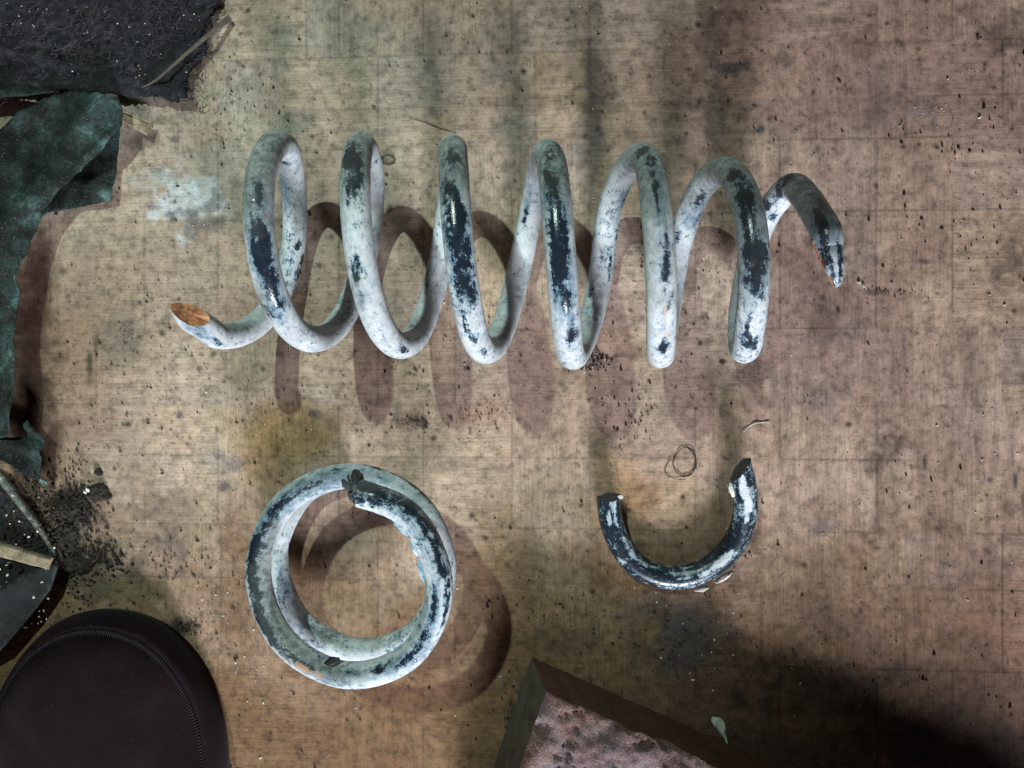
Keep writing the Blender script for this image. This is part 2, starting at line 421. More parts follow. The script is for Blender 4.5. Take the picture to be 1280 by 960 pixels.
    # pressed-in specks of dirt, uneven in density
    r = np.random.default_rng(77)
    dens = fbm(X, Y, 60, 61, 5, .65)
    for k in range(6500):
        x = r.uniform(-50, 1330); y = r.uniform(-50, 1020)
        j = int(np.searchsorted(ys, y)); i = int(np.searchsorted(xs, x))
        if r.random() > sstep(.42, .66, dens[j, i]) * 1.2 + .06: continue
        q = r.uniform(.9, 2.3) if r.random() < .90 else r.uniform(2.3, 4.2)
        w = 4; j0, j1, i0, i1 = max(j - w, 0), j + w + 1, max(i - w, 0), i + w + 1
        th = r.uniform(0, math.pi); el = r.uniform(.45, 1)
        dx = X[j0:j1, i0:i1] - x; dy = Y[j0:j1, i0:i1] - y
        u = dx * math.cos(th) + dy * math.sin(th); v = (-dx * math.sin(th) + dy * math.cos(th)) / el
        a = np.clip(1.5 - np.sqrt(u * u + v * v) / q, 0, 1)[..., None] * r.uniform(.4, .95)
        col[j0:j1, i0:i1] = col[j0:j1, i0:i1] * (1 - a) + np.array([.040, .028, .024]) * a
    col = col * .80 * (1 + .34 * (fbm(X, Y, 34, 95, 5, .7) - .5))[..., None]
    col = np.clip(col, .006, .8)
    P = np.stack([X.ravel(), Y.ravel(), np.zeros(X.size)], 1)
    me = bpy.data.meshes.new('floor')
    idx = np.arange(nx * ny).reshape(ny, nx)
    F = np.stack([idx[:-1, :-1], idx[1:, :-1], idx[1:, 1:], idx[:-1, 1:]], -1).reshape(-1, 4)
    me.vertices.add(nx * ny); me.vertices.foreach_set('co', Wn(P).astype(np.float32).ravel())
    me.loops.add(F.size); me.loops.foreach_set('vertex_index', F.astype(np.int32).ravel())
    me.polygons.add(len(F)); me.polygons.foreach_set('loop_start', (np.arange(len(F)) * 4).astype(np.int32))
    me.update(calc_edges=True)
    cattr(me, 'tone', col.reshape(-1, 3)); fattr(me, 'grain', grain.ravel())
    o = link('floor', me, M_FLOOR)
    return tag(o, 'worn brown wood-print linoleum floor, stained and with some shade painted in', kind='structure')
build_floor()

# ------------------------------------------------------------------ WIRE PIECES
def catmull(P, per):
    P = np.asarray(P, float)
    Q = np.concatenate([[2 * P[0] - P[1]], P, [2 * P[-1] - P[-2]]])
    out = []
    for i in range(1, len(Q) - 2):
        t = np.linspace(0, 1, per, endpoint=False)[:, None]
        a, b, c, d = Q[i - 1], Q[i], Q[i + 1], Q[i + 2]
        out.append(.5 * (2 * b + (c - a) * t + (2 * a - 5 * b + 4 * c - d) * t ** 2 + (3 * b - a - 3 * c + d) * t ** 3))
    out.append(P[-1:])
    return np.concatenate(out)

def resample(P, step):
    d = np.concatenate([[0], np.cumsum(np.linalg.norm(np.diff(P, axis=0), axis=1))])
    s = np.linspace(0, d[-1], int(d[-1] / step) + 1)
    return np.stack([np.interp(s, d, P[:, k]) for k in range(3)], 1), s

CAMP = np.array([CX, CY, CZ])
def wire(name, pts, rad, parent, patches, base_seed, taper=None, taper_end=None, wear0=0.16, patchy=.5, cuts=(), roughen=(), step=2.1, sides=44):
    """sweep; patches: (px, py, half length, half width, wear, kind) located on the surface point seen at that picture spot"""
    C, s = resample(catmull(pts, 12), step)
    T = np.gradient(C, axis=0); T /= np.linalg.norm(T, axis=1)[:, None]
    # parallel transport frame
    n = np.cross(T[0], [0, 0, 1]); n /= np.linalg.norm(n)
    N = np.empty_like(T); N[0] = n
    for i in range(1, len(T)):
        n = N[i - 1] - T[i] * np.dot(N[i - 1], T[i]); N[i] = n / np.linalg.norm(n)
    B = np.cross(T, N)
    th = np.linspace(0, 2 * np.pi, sides, endpoint=False)
    SS, TH = np.meshgrid(s, th, indexing='ij')
    dirs = N[:, None] * np.cos(th)[None, :, None] + B[:, None] * np.sin(th)[None, :, None]
    bumpn = (fbm(SS, np.sin(TH) * 15, 22, base_seed + 3, 4) - .5) * .55
    Rr = rad + bumpn
    if taper: Rr = Rr * (taper[1] + (1 - taper[1]) * sstep(0, 1, SS / taper[0]))
    if taper_end: Rr = Rr * (taper_end[1] + (1 - taper_end[1]) * np.sqrt(1 - (1 - np.clip((s[-1] - SS) / taper_end[0], 0, 1)) ** 2))
    for (s0, L, amp) in roughen:
        ss = s[-1] + s0 if s0 < 0 else s0
        m = np.exp(-((SS - ss) / L) ** 2)
        Rr = Rr + m * amp * (fbm(SS, TH * rad, 9, base_seed + 8, 4, .7) - .5) * 2
    V = C[:, None] + dirs * Rr[..., None]
    if cuts:
        pass
    # wear field in surface coordinates
    wv = wear0 + (fbm(SS, TH * rad, 60, base_seed, 5) - .5) * 1.6 * patchy
    dirt = np.zeros_like(wv); rust = np.zeros_like(wv); film = np.zeros_like(wv)  # dirt: grey dirt, partly shade painted into the colour
    # project vertices to look up where a picture spot lies on the surface
    Vf = V.reshape(-1, 3); nf = dirs.reshape(-1, 3)
    d = Vf - CAMP
    c, sn = math.cos(TY), math.sin(TY)
    cxv = d[:, 0] * c - d[:, 2] * sn; czv = d[:, 0] * sn + d[:, 2] * c
    px = 640 + CAM_D * cxv / -czv; py = 480 + CAM_D * d[:, 1] / -czv
    facing = (nf * d).sum(1) < -.05 * np.linalg.norm(d, axis=1)
    for (x, y, hl, hw, st, kind) in patches:
        q = (px - x) ** 2 + (py - y) ** 2 + np.where(facing, 0, 1e6)
        low = kind.isupper(); k = kind.lower()
        near = q < q.min() + 60
        zz = np.where(near, Vf[:, 2], 1e9 if low else -1e9)
        j = int(np.argmin(zz) if low else np.argmax(zz))
        if q.min() > 900: continue
        si, ti = s[j // sides], th[j % sides]
        sel = np.abs(s - si) < hl * 2.2
        dth = (TH[sel] - ti + np.pi) % (2 * np.pi) - np.pi
        e = np.sqrt(((SS[sel] - si) / hl) ** 2 + (dth * rad / hw) ** 2)
        e = e + (fbm(SS[sel], TH[sel] * rad, 16, base_seed + int(x + y), 5, .75) - .5) * 1.9
        a = sstep(1.45, .35, e) * abs(st)
        br_ = .58 + .42 * sstep(.40, .52, fbm(SS[sel], TH[sel] * rad * 1.6, 20, base_seed + 31, 4, .7))
        if k == 'd': a = a * br_; wv[sel] = np.maximum(wv[sel], a * 1.05)
        elif k == 'b': wv[sel] = np.maximum(wv[sel], a * .22); film[sel] = np.maximum(film[sel], a)
        elif k == 'w': wv[sel] = wv[sel] * (1 - a) + a * (-.15)
        elif k == 'g': dirt[sel] = np.maximum(dirt[sel], np.minimum(a * 1.5, .95))  # dirt; on coil tops and between turns also painted shade
        elif k == 'r': rust[sel] = np.maximum(rust[sel], a)
    nr = len(s)
    bm_v = Wn(Vf)
    idx = np.arange(nr * sides).reshape(nr, sides)
    nx_ = np.roll(idx, -1, axis=1)
    F = np.stack([idx[:-1], idx[1:], nx_[1:], nx_[:-1]], -1).reshape(-1, 4).tolist()
    me = bpy.data.meshes.new(name)
    caps = [list(range(sides))[::1], [int(v) for v in idx[-1][::-1]]]
    me.from_pydata(bm_v.tolist(), [], F + caps)
    me.update()
    smooth(me)
    va = me.attributes.new('surf', 'FLOAT_VECTOR', 'POINT')
    va.data.foreach_set('vector', (np.stack([SS * .22, np.cos(TH) * rad, np.sin(TH) * rad], -1) * S).astype(np.float32).ravel())
    fattr(me, 'wear', wv.ravel()); fattr(me, 'dirt', dirt.ravel()); fattr(me, 'rust', rust.ravel()); fattr(me, 'film', film.ravel())  # 'dirt' also carries the painted shade
    # oblique breaks
    faces_out = []
    for (pt, nrm, end, pn) in cuts:
        bm = bmesh.new(); bm.from_mesh(me)
        P0 = W(*pt); Nn = Vector((nrm[0], -nrm[1], nrm[2])).normalized()
        near = [g for g in bm.faces if (g.calc_center_median() - P0).length < 75 * S]
        # only the last stretch of wire near this end
        nend = 64
        vids = set(range(0, nend * sides)) if end == 0 else set(range((nr - nend) * sides, nr * sides))
        bm.verts.ensure_lookup_table()
        geo_f = [g for g in bm.faces if all(v.index in vids for v in g.verts)]
        geo = list({v for g in geo_f for v in g.verts}) + list({e for g in geo_f for e in g.edges}) + geo_f
        r = bmesh.ops.bisect_plane(bm, geom=geo, plane_co=P0, plane_no=Nn, clear_outer=True, dist=1e-7)
        ed = [e for e in r['geom_cut'] if isinstance(e, bmesh.types.BMEdge)]
        for v in {v for e in ed for v in e.verts}:
            q = v.co / S
            v.co = v.co + Nn * (fbm(np.array([q.x + q.z]), np.array([q.y - q.z]), 9, 77, 3, .7)[0] - .5) * 5 * S
        loop = [v.co.copy() for v in {v for e in ed for v in e.verts}]
        bm.to_mesh(me); bm.free(); me.update()
        if loop:
            cen = sum(loop, Vector()) / len(loop)
            ax = (loop[0] - cen).normalized(); ay = Nn.cross(ax)
            loop.sort(key=lambda p: math.atan2((p - cen).dot(ay), (p - cen).dot(ax)))
            vs = []; fs = []; K = 9; m_ = len(loop)
            for k in range(K):
                f = 1 - k / K
                for p in loop:
                    q = cen + (p - cen) * f
                    h = 0 if k == 0 else (fbm(np.array([q.x / S]), np.array([q.y / S + q.z / S]), 16, 9, 3)[0] - .6) * 6 * min(1, k / 3)
                    vs.append(q + Nn * h * S)
            vs.append(cen + Nn * -1.5 * S)
            for k in range(K - 1):
                for i in range(m_):
                    a = k * m_ + i; b = k * m_ + (i + 1) % m_
                    fs.append((a, b, b + m_, a + m_))
            for i in range(m_): fs.append(((K - 1) * m_ + i, (K - 1) * m_ + (i + 1) % m_, K * m_))
            fm = bpy.data.meshes.new(pn); fm.from_pydata([tuple(v) for v in vs], [], fs); fm.update(); smooth(fm)
            faces_out.append((fm, pn))
    o = link(name, me, M_WIRE); keep_parent(o, parent)
    for fm, pn in faces_out:
        f = link('fracture_face', fm, M_RUST if pn == 'rust' else M_BREAK); keep_parent(f, parent)
    return o

SPRING_PTS = [(321.7, 426.5, 125.8),(331.4, 420.1, 84.4),(343.4, 398.6, 49.5),(355.0, 362.8, 26.3),(365.4, 320.3, 18.4),(372.7, 279.4, 26.8),(379.2, 245.5, 50.3),(387.4, 224.1, 85.0),(396.5, 219.0, 125.8),(402.5, 228.1, 166.4),(405.7, 251.4, 200.9),(407.5, 286.3, 223.8),(410.2, 326.8, 231.9),(412.9, 366.1, 223.7),(416.2, 399.7, 200.7),(420.4, 422.4, 166.3),(425.7, 430.4, 125.8),(432.5, 422.7, 85.3),(440.3, 400.3, 51.0),(448.8, 366.4, 28.1),(458.3, 325.8, 20.1),(467.5, 285.3, 28.2),(475.6, 251.7, 51.1),(481.8, 230.5, 85.4),(486.9, 223.9, 125.8),(492.3, 232.4, 166.2),(497.5, 255.0, 200.4),(502.2, 288.7, 223.3),(506.0, 329.0, 231.4),(509.5, 369.6, 223.3),(513.4, 404.9, 200.5),(518.7, 429.2, 166.2),(524.5, 437.8, 125.8),(530.8, 430.2, 85.4),(536.7, 408.3, 51.1),(543.5, 375.3, 28.2),(551.7, 335.7, 20.1),(560.1, 296.0, 28.1),(568.6, 261.9, 51.0),(576.9, 237.6, 85.3),(583.5, 228.7, 125.8),(589.2, 237.0, 166.3),(594.6, 261.0, 200.6),(599.3, 296.2, 223.6),(603.1, 336.1, 231.6),(606.7, 375.6, 223.6),(610.3, 410.3, 200.7),(613.6, 434.6, 166.3),(618.6, 443.4, 125.8),(625.3, 435.7, 85.3),(633.3, 412.3, 50.9),(641.7, 376.9, 27.9),(650.6, 336.7, 19.8),(659.6, 298.1, 27.8),(668.2, 265.5, 50.8),(675.9, 243.2, 85.2),(682.5, 235.5, 125.8),(687.8, 243.7, 166.4),(692.2, 266.0, 200.8),(695.9, 299.6, 223.8),(699.2, 340.9, 231.9),(702.5, 382.7, 223.9),(705.9, 417.8, 200.9),(709.1, 441.3, 166.4),(713.9, 449.7, 125.8),(720.6, 442.1, 85.1),(730.4, 420.2, 50.7),(741.2, 387.2, 27.6),(749.1, 346.8, 19.5),(753.9, 305.6, 27.6),(759.1, 270.6, 50.6),(768.4, 247.9, 85.1),(779.3, 240.2, 125.8),(785.4, 249.1, 166.2),(788.4, 272.3, 200.1),(790.0, 305.6, 222.3),(792.8, 345.3, 229.6),(795.7, 385.2, 221.1),(798.9, 419.2, 198.3),(802.7, 441.1, 164.8),(807.7, 448.3, 125.8),(814.0, 440.4, 87.3),(821.4, 418.8, 55.1),(829.2, 386.5, 34.1),(836.0, 347.2, 27.1),(843.2, 308.8, 35.2),(850.8, 277.7, 56.9),(858.8, 259.3, 88.8),(866.2, 255.6, 125.8),(870.9, 264.6, 162.3),(875.3, 286.2, 192.7),(879.4, 317.8, 212.5),(882.1, 354.1, 218.9),(884.2, 389.1, 211.1),(886.5, 417.6, 190.6),(890.9, 436.8, 160.6),(895.7, 443.4, 125.8),(901.0, 436.2, 91.6),(906.5, 416.7, 63.1),(912.5, 388.0, 44.6),(919.3, 354.7, 38.6),(925.6, 321.4, 45.9),(931.8, 293.5, 65.2),(939.6, 276.4, 93.3),(949.3, 272.3, 125.8),(955.9, 280.2, 157.9),(954.8, 297.9, 185.0),(952.4, 324.1, 203.0),(953.9, 356.3, 209.2)]

# left end leaves the helix and is torn to a point
left_end = [at(203, 363, 199), at(222, 383, 185), at(239, 398, 170), at(256, 408.5, 153)]
pts = left_end + [SPRING_PTS[0]] + SPRING_PTS[1:]
# right end
pts = pts[:-4] + [at(1029, 283, 200), at(1034, 311, 207), at(1039, 336, 208), at(1043, 359, 205)]
spring = empty('coil_spring', W(640, 320, 0), 'large dusty white and navy coil spring lying on its side, seven open turns', 'spring')
SP = [
 (322, 215, 60, 30, .62, 'g'), (346, 176, 34, 30, .66, 'g'), (438, 190, 30, 30, .55, 'g'), (456, 175, 26, 30, .6, 'g'), (566, 190, 46, 40, .66, 'g'), (560, 212, 26, 30, .5, 'b'), (686, 190, 40, 34, .62, 'g'), (804, 196, 56, 40, .5, 'g'), (785, 205, 20, 30, .4, 'g'), (905, 208, 60, 40, .5, 'g'), (1012, 232, 70, 40, .6, 'g'),  # grey dirt on the coil tops, also painting their shaded side
 (820, 262, 80, 30, .22, 'g'), (940, 280, 60, 30, .3, 'g'),  # faint grey paints weaker light onto two coil fronts
 # picture x, y, half length, half width, strength, kind (capital: lower limb)
 (330, 325, 42, 10, 1, 'd'), (345, 362, 26, 7, .9, 'd'), (318, 292, 22, 7, .8, 'b'), (325, 235, 16, 5, .8, 'd'), (312, 250, 16, 6, .6, 'b'), (334, 300, 16, 5, 1, 'd'), (338, 345, 50, 12, 1, 'b'), (322, 285, 30, 10, .9, 'b'), (345, 375, 30, 9, .8, 'b'), (325, 232, 18, 12, .6, 'b'), (575, 330, 50, 14, .8, 'b'), (703, 360, 50, 12, .9, 'b'), (690, 240, 40, 14, .7, 'b'), (940, 300, 40, 16, .7, 'b'), (1032, 270, 40, 16, .8, 'b'), (828, 250, 50, 6, .7, 'b'), (352, 385, 14, 5, .6, 'b'),
 (355, 196, 11, 8, 1, 'D'), (362, 240, 30, 8, .85, 'B'), (366, 262, 40, 5, .5, 'G'), (373, 345, 20, 9, .9, 'D'), (365, 302, 8, 5, 1, 'D'), (328, 205, 34, 14, .55, 'g'), (345, 180, 18, 14, .7, 'g'),
 (440, 190, 26, 11, 1, 'd'), (456, 214, 24, 5, 1, 'd'), (432, 228, 18, 6, .9, 'd'), (462, 185, 16, 9, .75, 'g'), (472, 260, 40, 9, .5, 'G'), (438, 345, 14, 6, .9, 'd'), (452, 332, 6, 4, .8, 'd'), (444, 372, 20, 6, .6, 'b'), (513, 440, 14, 4, .9, 'd'), (465, 300, 22, 9, .45, 'G'),
 (440, 375, 30, 12, .45, 'g'), (425, 400, 24, 6, .65, 'G'),
 (566, 196, 26, 14, .6, 'g'), (562, 192, 16, 12, .7, 'd'), (558, 240, 22, 9, 1, 'd'), (564, 262, 34, 12, 1, 'd'), (575, 300, 34, 14, .82, 'd'), (577, 318, 24, 9, .8, 'b'), (582, 345, 30, 10, 1, 'd'), (594, 365, 18, 6, 1, 'd'), (592, 430, 10, 4, .6, 'd'), (578, 412, 10, 3, .6, 'd'), (612, 445, 10, 3, .5, 'd'),
 (626, 420, 20, 6, .7, 'G'), (540, 345, 34, 10, .35, 'G'), (520, 412, 16, 7, .75, 'G'), (640, 370, 40, 10, .35, 'G'),
 (686, 186, 14, 8, .8, 'd'), (690, 205, 30, 14, .45, 'g'), (684, 235, 24, 8, 1, 'd'), (692, 262, 30, 8, 1, 'd'), (696, 300, 34, 9, 1, 'd'), (700, 340, 30, 9, 1, 'd'), (705, 372, 22, 6, 1, 'd'), (708, 395, 16, 5, .8, 'b'), (719, 431, 11, 8, .95, 'd'), (712, 310, 26, 6, .7, 'd'), (705, 180, 20, 5, .8, 'd'),
 (664, 245, 26, 5, .85, 'B'), (662, 265, 20, 4, .7, 'D'), (740, 400, 34, 7, .55, 'G'), (744, 365, 14, 4, .5, 'D'),
 (797, 184, 12, 8, .95, 'd'), (812, 196, 14, 6, .9, 'd'), (822, 222, 20, 4, .95, 'd'), (827, 250, 22, 2.6, .95, 'd'), (836, 325, 16, 4, 1, 'd'), (834, 350, 12, 3.5, .95, 'd'), (834, 440, 9, 6, .9, 'd'), (800, 186, 26, 13, .4, 'g'), (820, 230, 40, 13, .22, 'g'), (836, 400, 16, 3, .8, 'r'), (838, 424, 8, 3, .8, 'r'),
 (778, 236, 24, 9, .85, 'B'), (786, 232, 18, 5, .9, 'D'), (768, 285, 14, 4, .8, 'D'), (766, 300, 30, 5, .5, 'B'), (757, 330, 24, 3, .8, 'D'), (790, 205, 14, 9, .5, 'G'),
 (914, 212, 11, 8, 1, 'd'), (922, 225, 10, 6, .9, 'd'), (925, 252, 26, 9, 1, 'd'), (932, 232, 20, 6, .9, 'd'), (928, 275, 18, 6, .95, 'd'), (935, 305, 14, 10, 1, 'd'), (936, 332, 24, 14, 1, 'd'), (945, 352, 22, 8, .95, 'd'), (932, 366, 16, 9, .8, 'b'), (932, 418, 14, 4, .9, 'd'), (930, 432, 9, 6, .9, 'd'), (944, 438, 12, 4, .7, 'd'), (905, 205, 24, 14, .35, 'g'), (946, 270, 20, 5, .4, 'g'),
 (868, 258, 28, 10, .85, 'B'), (870, 245, 20, 9, .5, 'G'), (853, 290, 10, 4, 1, 'D'), (878, 240, 18, 5, .8, 'D'),
 (980, 236, 16, 8, 1, 'D'), (964, 255, 10, 6, .9, 'D'), (990, 228, 14, 7, .9, 'D'), (965, 262, 8, 4, .8, 'D'), (1006, 228, 26, 14, .5, 'g'), (1030, 245, 24, 9, .85, 'd'), (1038, 258, 20, 10, .8, 'b'), (1020, 265, 24, 5, .9, 'd'), (1040, 300, 14, 12, .9, 'b'), (1036, 318, 20, 14, 1, 'd'), (1043, 335, 22, 12, 1, 'd'), (1015, 250, 60, 14, .4, 'g'), (1048, 320, 24, 3, 1, 'w'),
 (300, 400, 26, 8, .75, 'g'), (325, 385, 22, 8, .8, 'g'), (330, 392, 14, 8, .8, 'd'), (240, 414, 30, 9, .8, 'b'), (262, 428, 24, 5, .5, 'b'), (280, 432, 10, 3, .7, 'd'),
]
wire('wire', pts, 14.7, spring, SP, 300, taper=(46, .10), taper_end=(54, .22), wear0=.01, patchy=.40,
     cuts=[(at(250, 397, 171), (.62, -.38, .69), 0, 'rust'), (at(1027, 327, 203), (-.86, .40, -.30), 1, 'rust')])

# ---- two-turn coil standing on the floor
RING = [(471,585,176),(545,616,173),(575,691,165),(543,766,151),(467,797,133),(391,766,117),(358,690,106),(388,615,101),(463,584,100),(538,615,97),(568,690,89),(536,766,75),(459,797,57),(382,766,41),(350,690,29),(380,618,20),(438,592,15)]
ring = empty('coil_piece', W(462, 692, 0), 'closed round piece of two stacked spring turns with a torn upper end', 'spring piece')
RP = [(470, 606, 34, 16, 1, 'd'), (500, 615, 30, 9, .9, 'd'), (530, 640, 40, 10, 1, 'd'), (550, 672, 40, 9, .95, 'd'), (560, 700, 30, 8, .8, 'd'), (482, 622, 20, 6, .8, 'b'), (520, 665, 34, 5, .7, 'b'), (455, 600, 16, 14, .9, 'g'), (490, 606, 30, 9, .6, 'g'), (540, 645, 26, 6, .4, 'g'),
 (563, 735, 30, 5, .95, 'd'), (565, 760, 24, 5, .9, 'd'), (545, 760, 34, 5, .7, 'b'), (530, 795, 34, 6, .6, 'b'), (490, 832, 30, 8, .85, 'b'), (470, 836, 22, 6, .8, 'd'), (555, 770, 30, 4, .9, 'w'), (540, 800, 40, 5, .9, 'w'), (470, 852, 60, 5, 1, 'w'), (420, 853, 30, 5, 1, 'w'),
 (315, 680, 34, 9, 1, 'd'), (312, 725, 40, 8, 1, 'd'), (320, 770, 36, 8, 1, 'd'), (340, 805, 36, 7, .95, 'd'), (358, 822, 26, 5, .95, 'd'), (325, 700, 50, 5, .65, 'b'), (335, 660, 40, 10, .8, 'b'), (370, 612, 60, 14, 1, 'b'), (410, 595, 60, 16, 1, 'b'), (340, 640, 40, 8, .9, 'd'), (345, 650, 50, 12, 1, 'b'), (385, 602, 30, 4, .8, 'd'), (425, 600, 26, 4, .7, 'd'), (530, 795, 50, 12, .9, 'b'), (510, 815, 30, 4, .8, 'd'), (535, 775, 40, 4, .9, 'd'), (420, 842, 40, 10, .8, 'b'), (395, 838, 30, 8, .75, 'b'), (405, 845, 12, 6, .6, 'd'), (372, 840, 20, 6, .9, 'r'), (390, 848, 14, 5, .8, 'r'),
 (350, 800, 40, 9, .75, 'g'), (335, 770, 40, 8, .5, 'g'), (375, 826, 30, 10, .7, 'g'), (337, 700, 60, 9, 1, 'g'), (335, 750, 60, 9, 1, 'g'), (350, 790, 50, 10, 1, 'g'), (385, 825, 50, 12, .9, 'g'), (400, 600, 50, 12, .35, 'g'),  # outer turn's inner side: dirt plus painted contact shade
 (510, 605, 24, 5, .8, 'D'), (528, 618, 20, 8, 1, 'D'), (545, 640, 22, 5, .8, 'D'), (565, 690, 24, 4, .8, 'D'), (560, 670, 20, 4, .7, 'B'), (475, 590, 24, 6, .7, 'D'),
 (355, 690, 16, 4, .8, 'D'), (348, 735, 30, 5, .5, 'B'), (385, 790, 20, 4, .7, 'B'), (405, 802, 26, 8, .65, 'G'), (480, 795, 60, 8, .45, 'G'), (440, 818, 40, 6, 1, 'W'), (395, 640, 60, 6, 1, 'W')]
wire('wire', RING, 14.3, ring, RP, 500, wear0=.10, patchy=.5, roughen=[(0, 16, 2.6), (60, 60, 1.0)], cuts=[(at(438, 606, 176), (-.95, .2, .45), 0, 'dark')])
# lifted paint along the inner side
def flake(px, py, z, L, wd, ang, tilt, par, mat=M_PAINT, name='paint_flake'):
    vs = []; fs = []; nu, nv = 9, 4
    r = random.Random(int(px * 7 + py))
    for i in range(nu):
        for j in range(nv):
            u = (i / (nu - 1) - .5) * L; v = (j / (nv - 1) - .5) * wd * (1 - .75 * abs(2 * i / (nu - 1) - 1) ** 2) + r.uniform(-.6, .6)
            vs.append((u + r.uniform(-.5, .5), v, 1.6 * math.cos(u / L * 3) + v * math.tan(tilt) + r.uniform(-.3, .3)))
    for i in range(nu - 1):
        for j in range(nv - 1):
            a = i * nv + j; fs.append((a, a + 1, a + nv + 1, a + nv))
    c, s_ = math.cos(ang), math.sin(ang)
    x0, y0, z0 = at(px, py, z)
    me = bpy.data.meshes.new(name)
    me.from_pydata([tuple(W(x0 + x * c - y * s_, y0 + x * s_ + y * c, z0 + zz)) for x, y, zz in vs], [], fs); me.update(); smooth(me)
    o = link(name, me, mat)
    m = o.modifiers.new('thick', 'SOLIDIFY'); m.thickness = .6 * S
    if par: keep_parent(o, par)
    return o
flake(505, 655, 175, 42, 13, .85, .5, ring); flake(522, 682, 169, 26, 12, 1.15, .7, ring); flake(529, 712, 165, 34, 9, 1.3, .5, ring)
def crust(px, py, z, rx, ry, rz, seed, par):
    x0, y0, _ = at(px, py, z)
    bm = bmesh.new(); bmesh.ops.create_icosphere(bm, subdivisions=4, radius=1)
    for v_ in bm.verts:
        p = v_.co; q = fbm(np.array([p.x * 30 + p.z * 17]), np.array([p.y * 30 - p.z * 19]), 15, seed, 4, .75)[0]
        k = .62 + q * .75
        v_.co = W(x0 + p.x * rx * k, y0 + p.y * ry * k, z + p.z * rz * k)
    me = bpy.data.meshes.new('torn_crust'); bm.to_mesh(me); bm.free()
    o = link('torn_crust', me, M_BREAK); keep_parent(o, par); return o
crust(446, 604, 175, 7, 13, 9, 911, ring); crust(440, 618, 174, 4, 6, 5, 915, ring)
flake(433, 606, 184, 14, 7, .9, .3, ring, M_BREAK); flake(415, 826, 140, 18, 9, -.3, .3, ring, M_PLASTIC)

# ---- short arc on the right
FR = [at(762, 612, 30), at(761, 628, 28), at(765, 655, 24), at(779, 687, 19), at(803, 711, 16), at(838, 722, 15), at(873, 716, 16), at(904, 696, 20), at(924, 668, 27), at(932, 636, 36), at(930, 606, 46), at(922, 578, 56), at(914, 560, 62)]
frag = empty('spring_fragment', W(845, 650, 0), 'short dark curved spring fragment with scraped paint, broken at both ends', 'spring piece')
FP = [(770, 640, 60, 5, .6, 'b'), (755, 640, 60, 6, 1, 'd'), (765, 690, 60, 14, .95, 'd'), (810, 716, 50, 14, .9, 'd'), (840, 712, 40, 8, 1, 'd'), (860, 722, 50, 6, .9, 'd'), (880, 700, 34, 6, .95, 'd'), (915, 670, 40, 8, 1, 'd'), (935, 650, 50, 7, 1, 'd'), (940, 610, 40, 7, 1, 'd'), (925, 600, 30, 6, .7, 'd'), (920, 640, 40, 6, .95, 'd'),
 (754, 649, 8, 3, 1, 'w'), (768, 628, 14, 3.5, .9, 'w'), (776, 640, 20, 2.5, 1, 'w'), (930, 637, 14, 4.5, 1, 'w'), (926, 618, 14, 5, 1, 'w'), (930, 605, 10, 4, .9, 'w'), (905, 705, 18, 6, .9, 'w'), (850, 710, 20, 3, .7, 'w'), (880, 722, 16, 3, .8, 'w'), (800, 690, 30, 4, .5, 'w'), (930, 655, 8, 4, .8, 'w')]
wire('wire', FR, 14.3, frag, FP, 700, wear0=.74, patchy=.6, roughen=[(-20, 16, 2.2)], cuts=[(at(762, 621, 28), (-.15, -1.0, .25), 0, 'dark'), (at(924, 592, 56), (-.85, -.55, .15), 1, 'dark')])
flake(905, 721, 7, 26, 7, -.65, .4, frag, M_PALE); flake(877, 736, 6, 18, 7, -.2, .3, frag, M_PALE)
flake(915, 612, 48, 18, 8, 1.4, .2, frag, M_PALE); flake(776, 621, 38, 7, 5, 0, .2, frag, M_PALE)

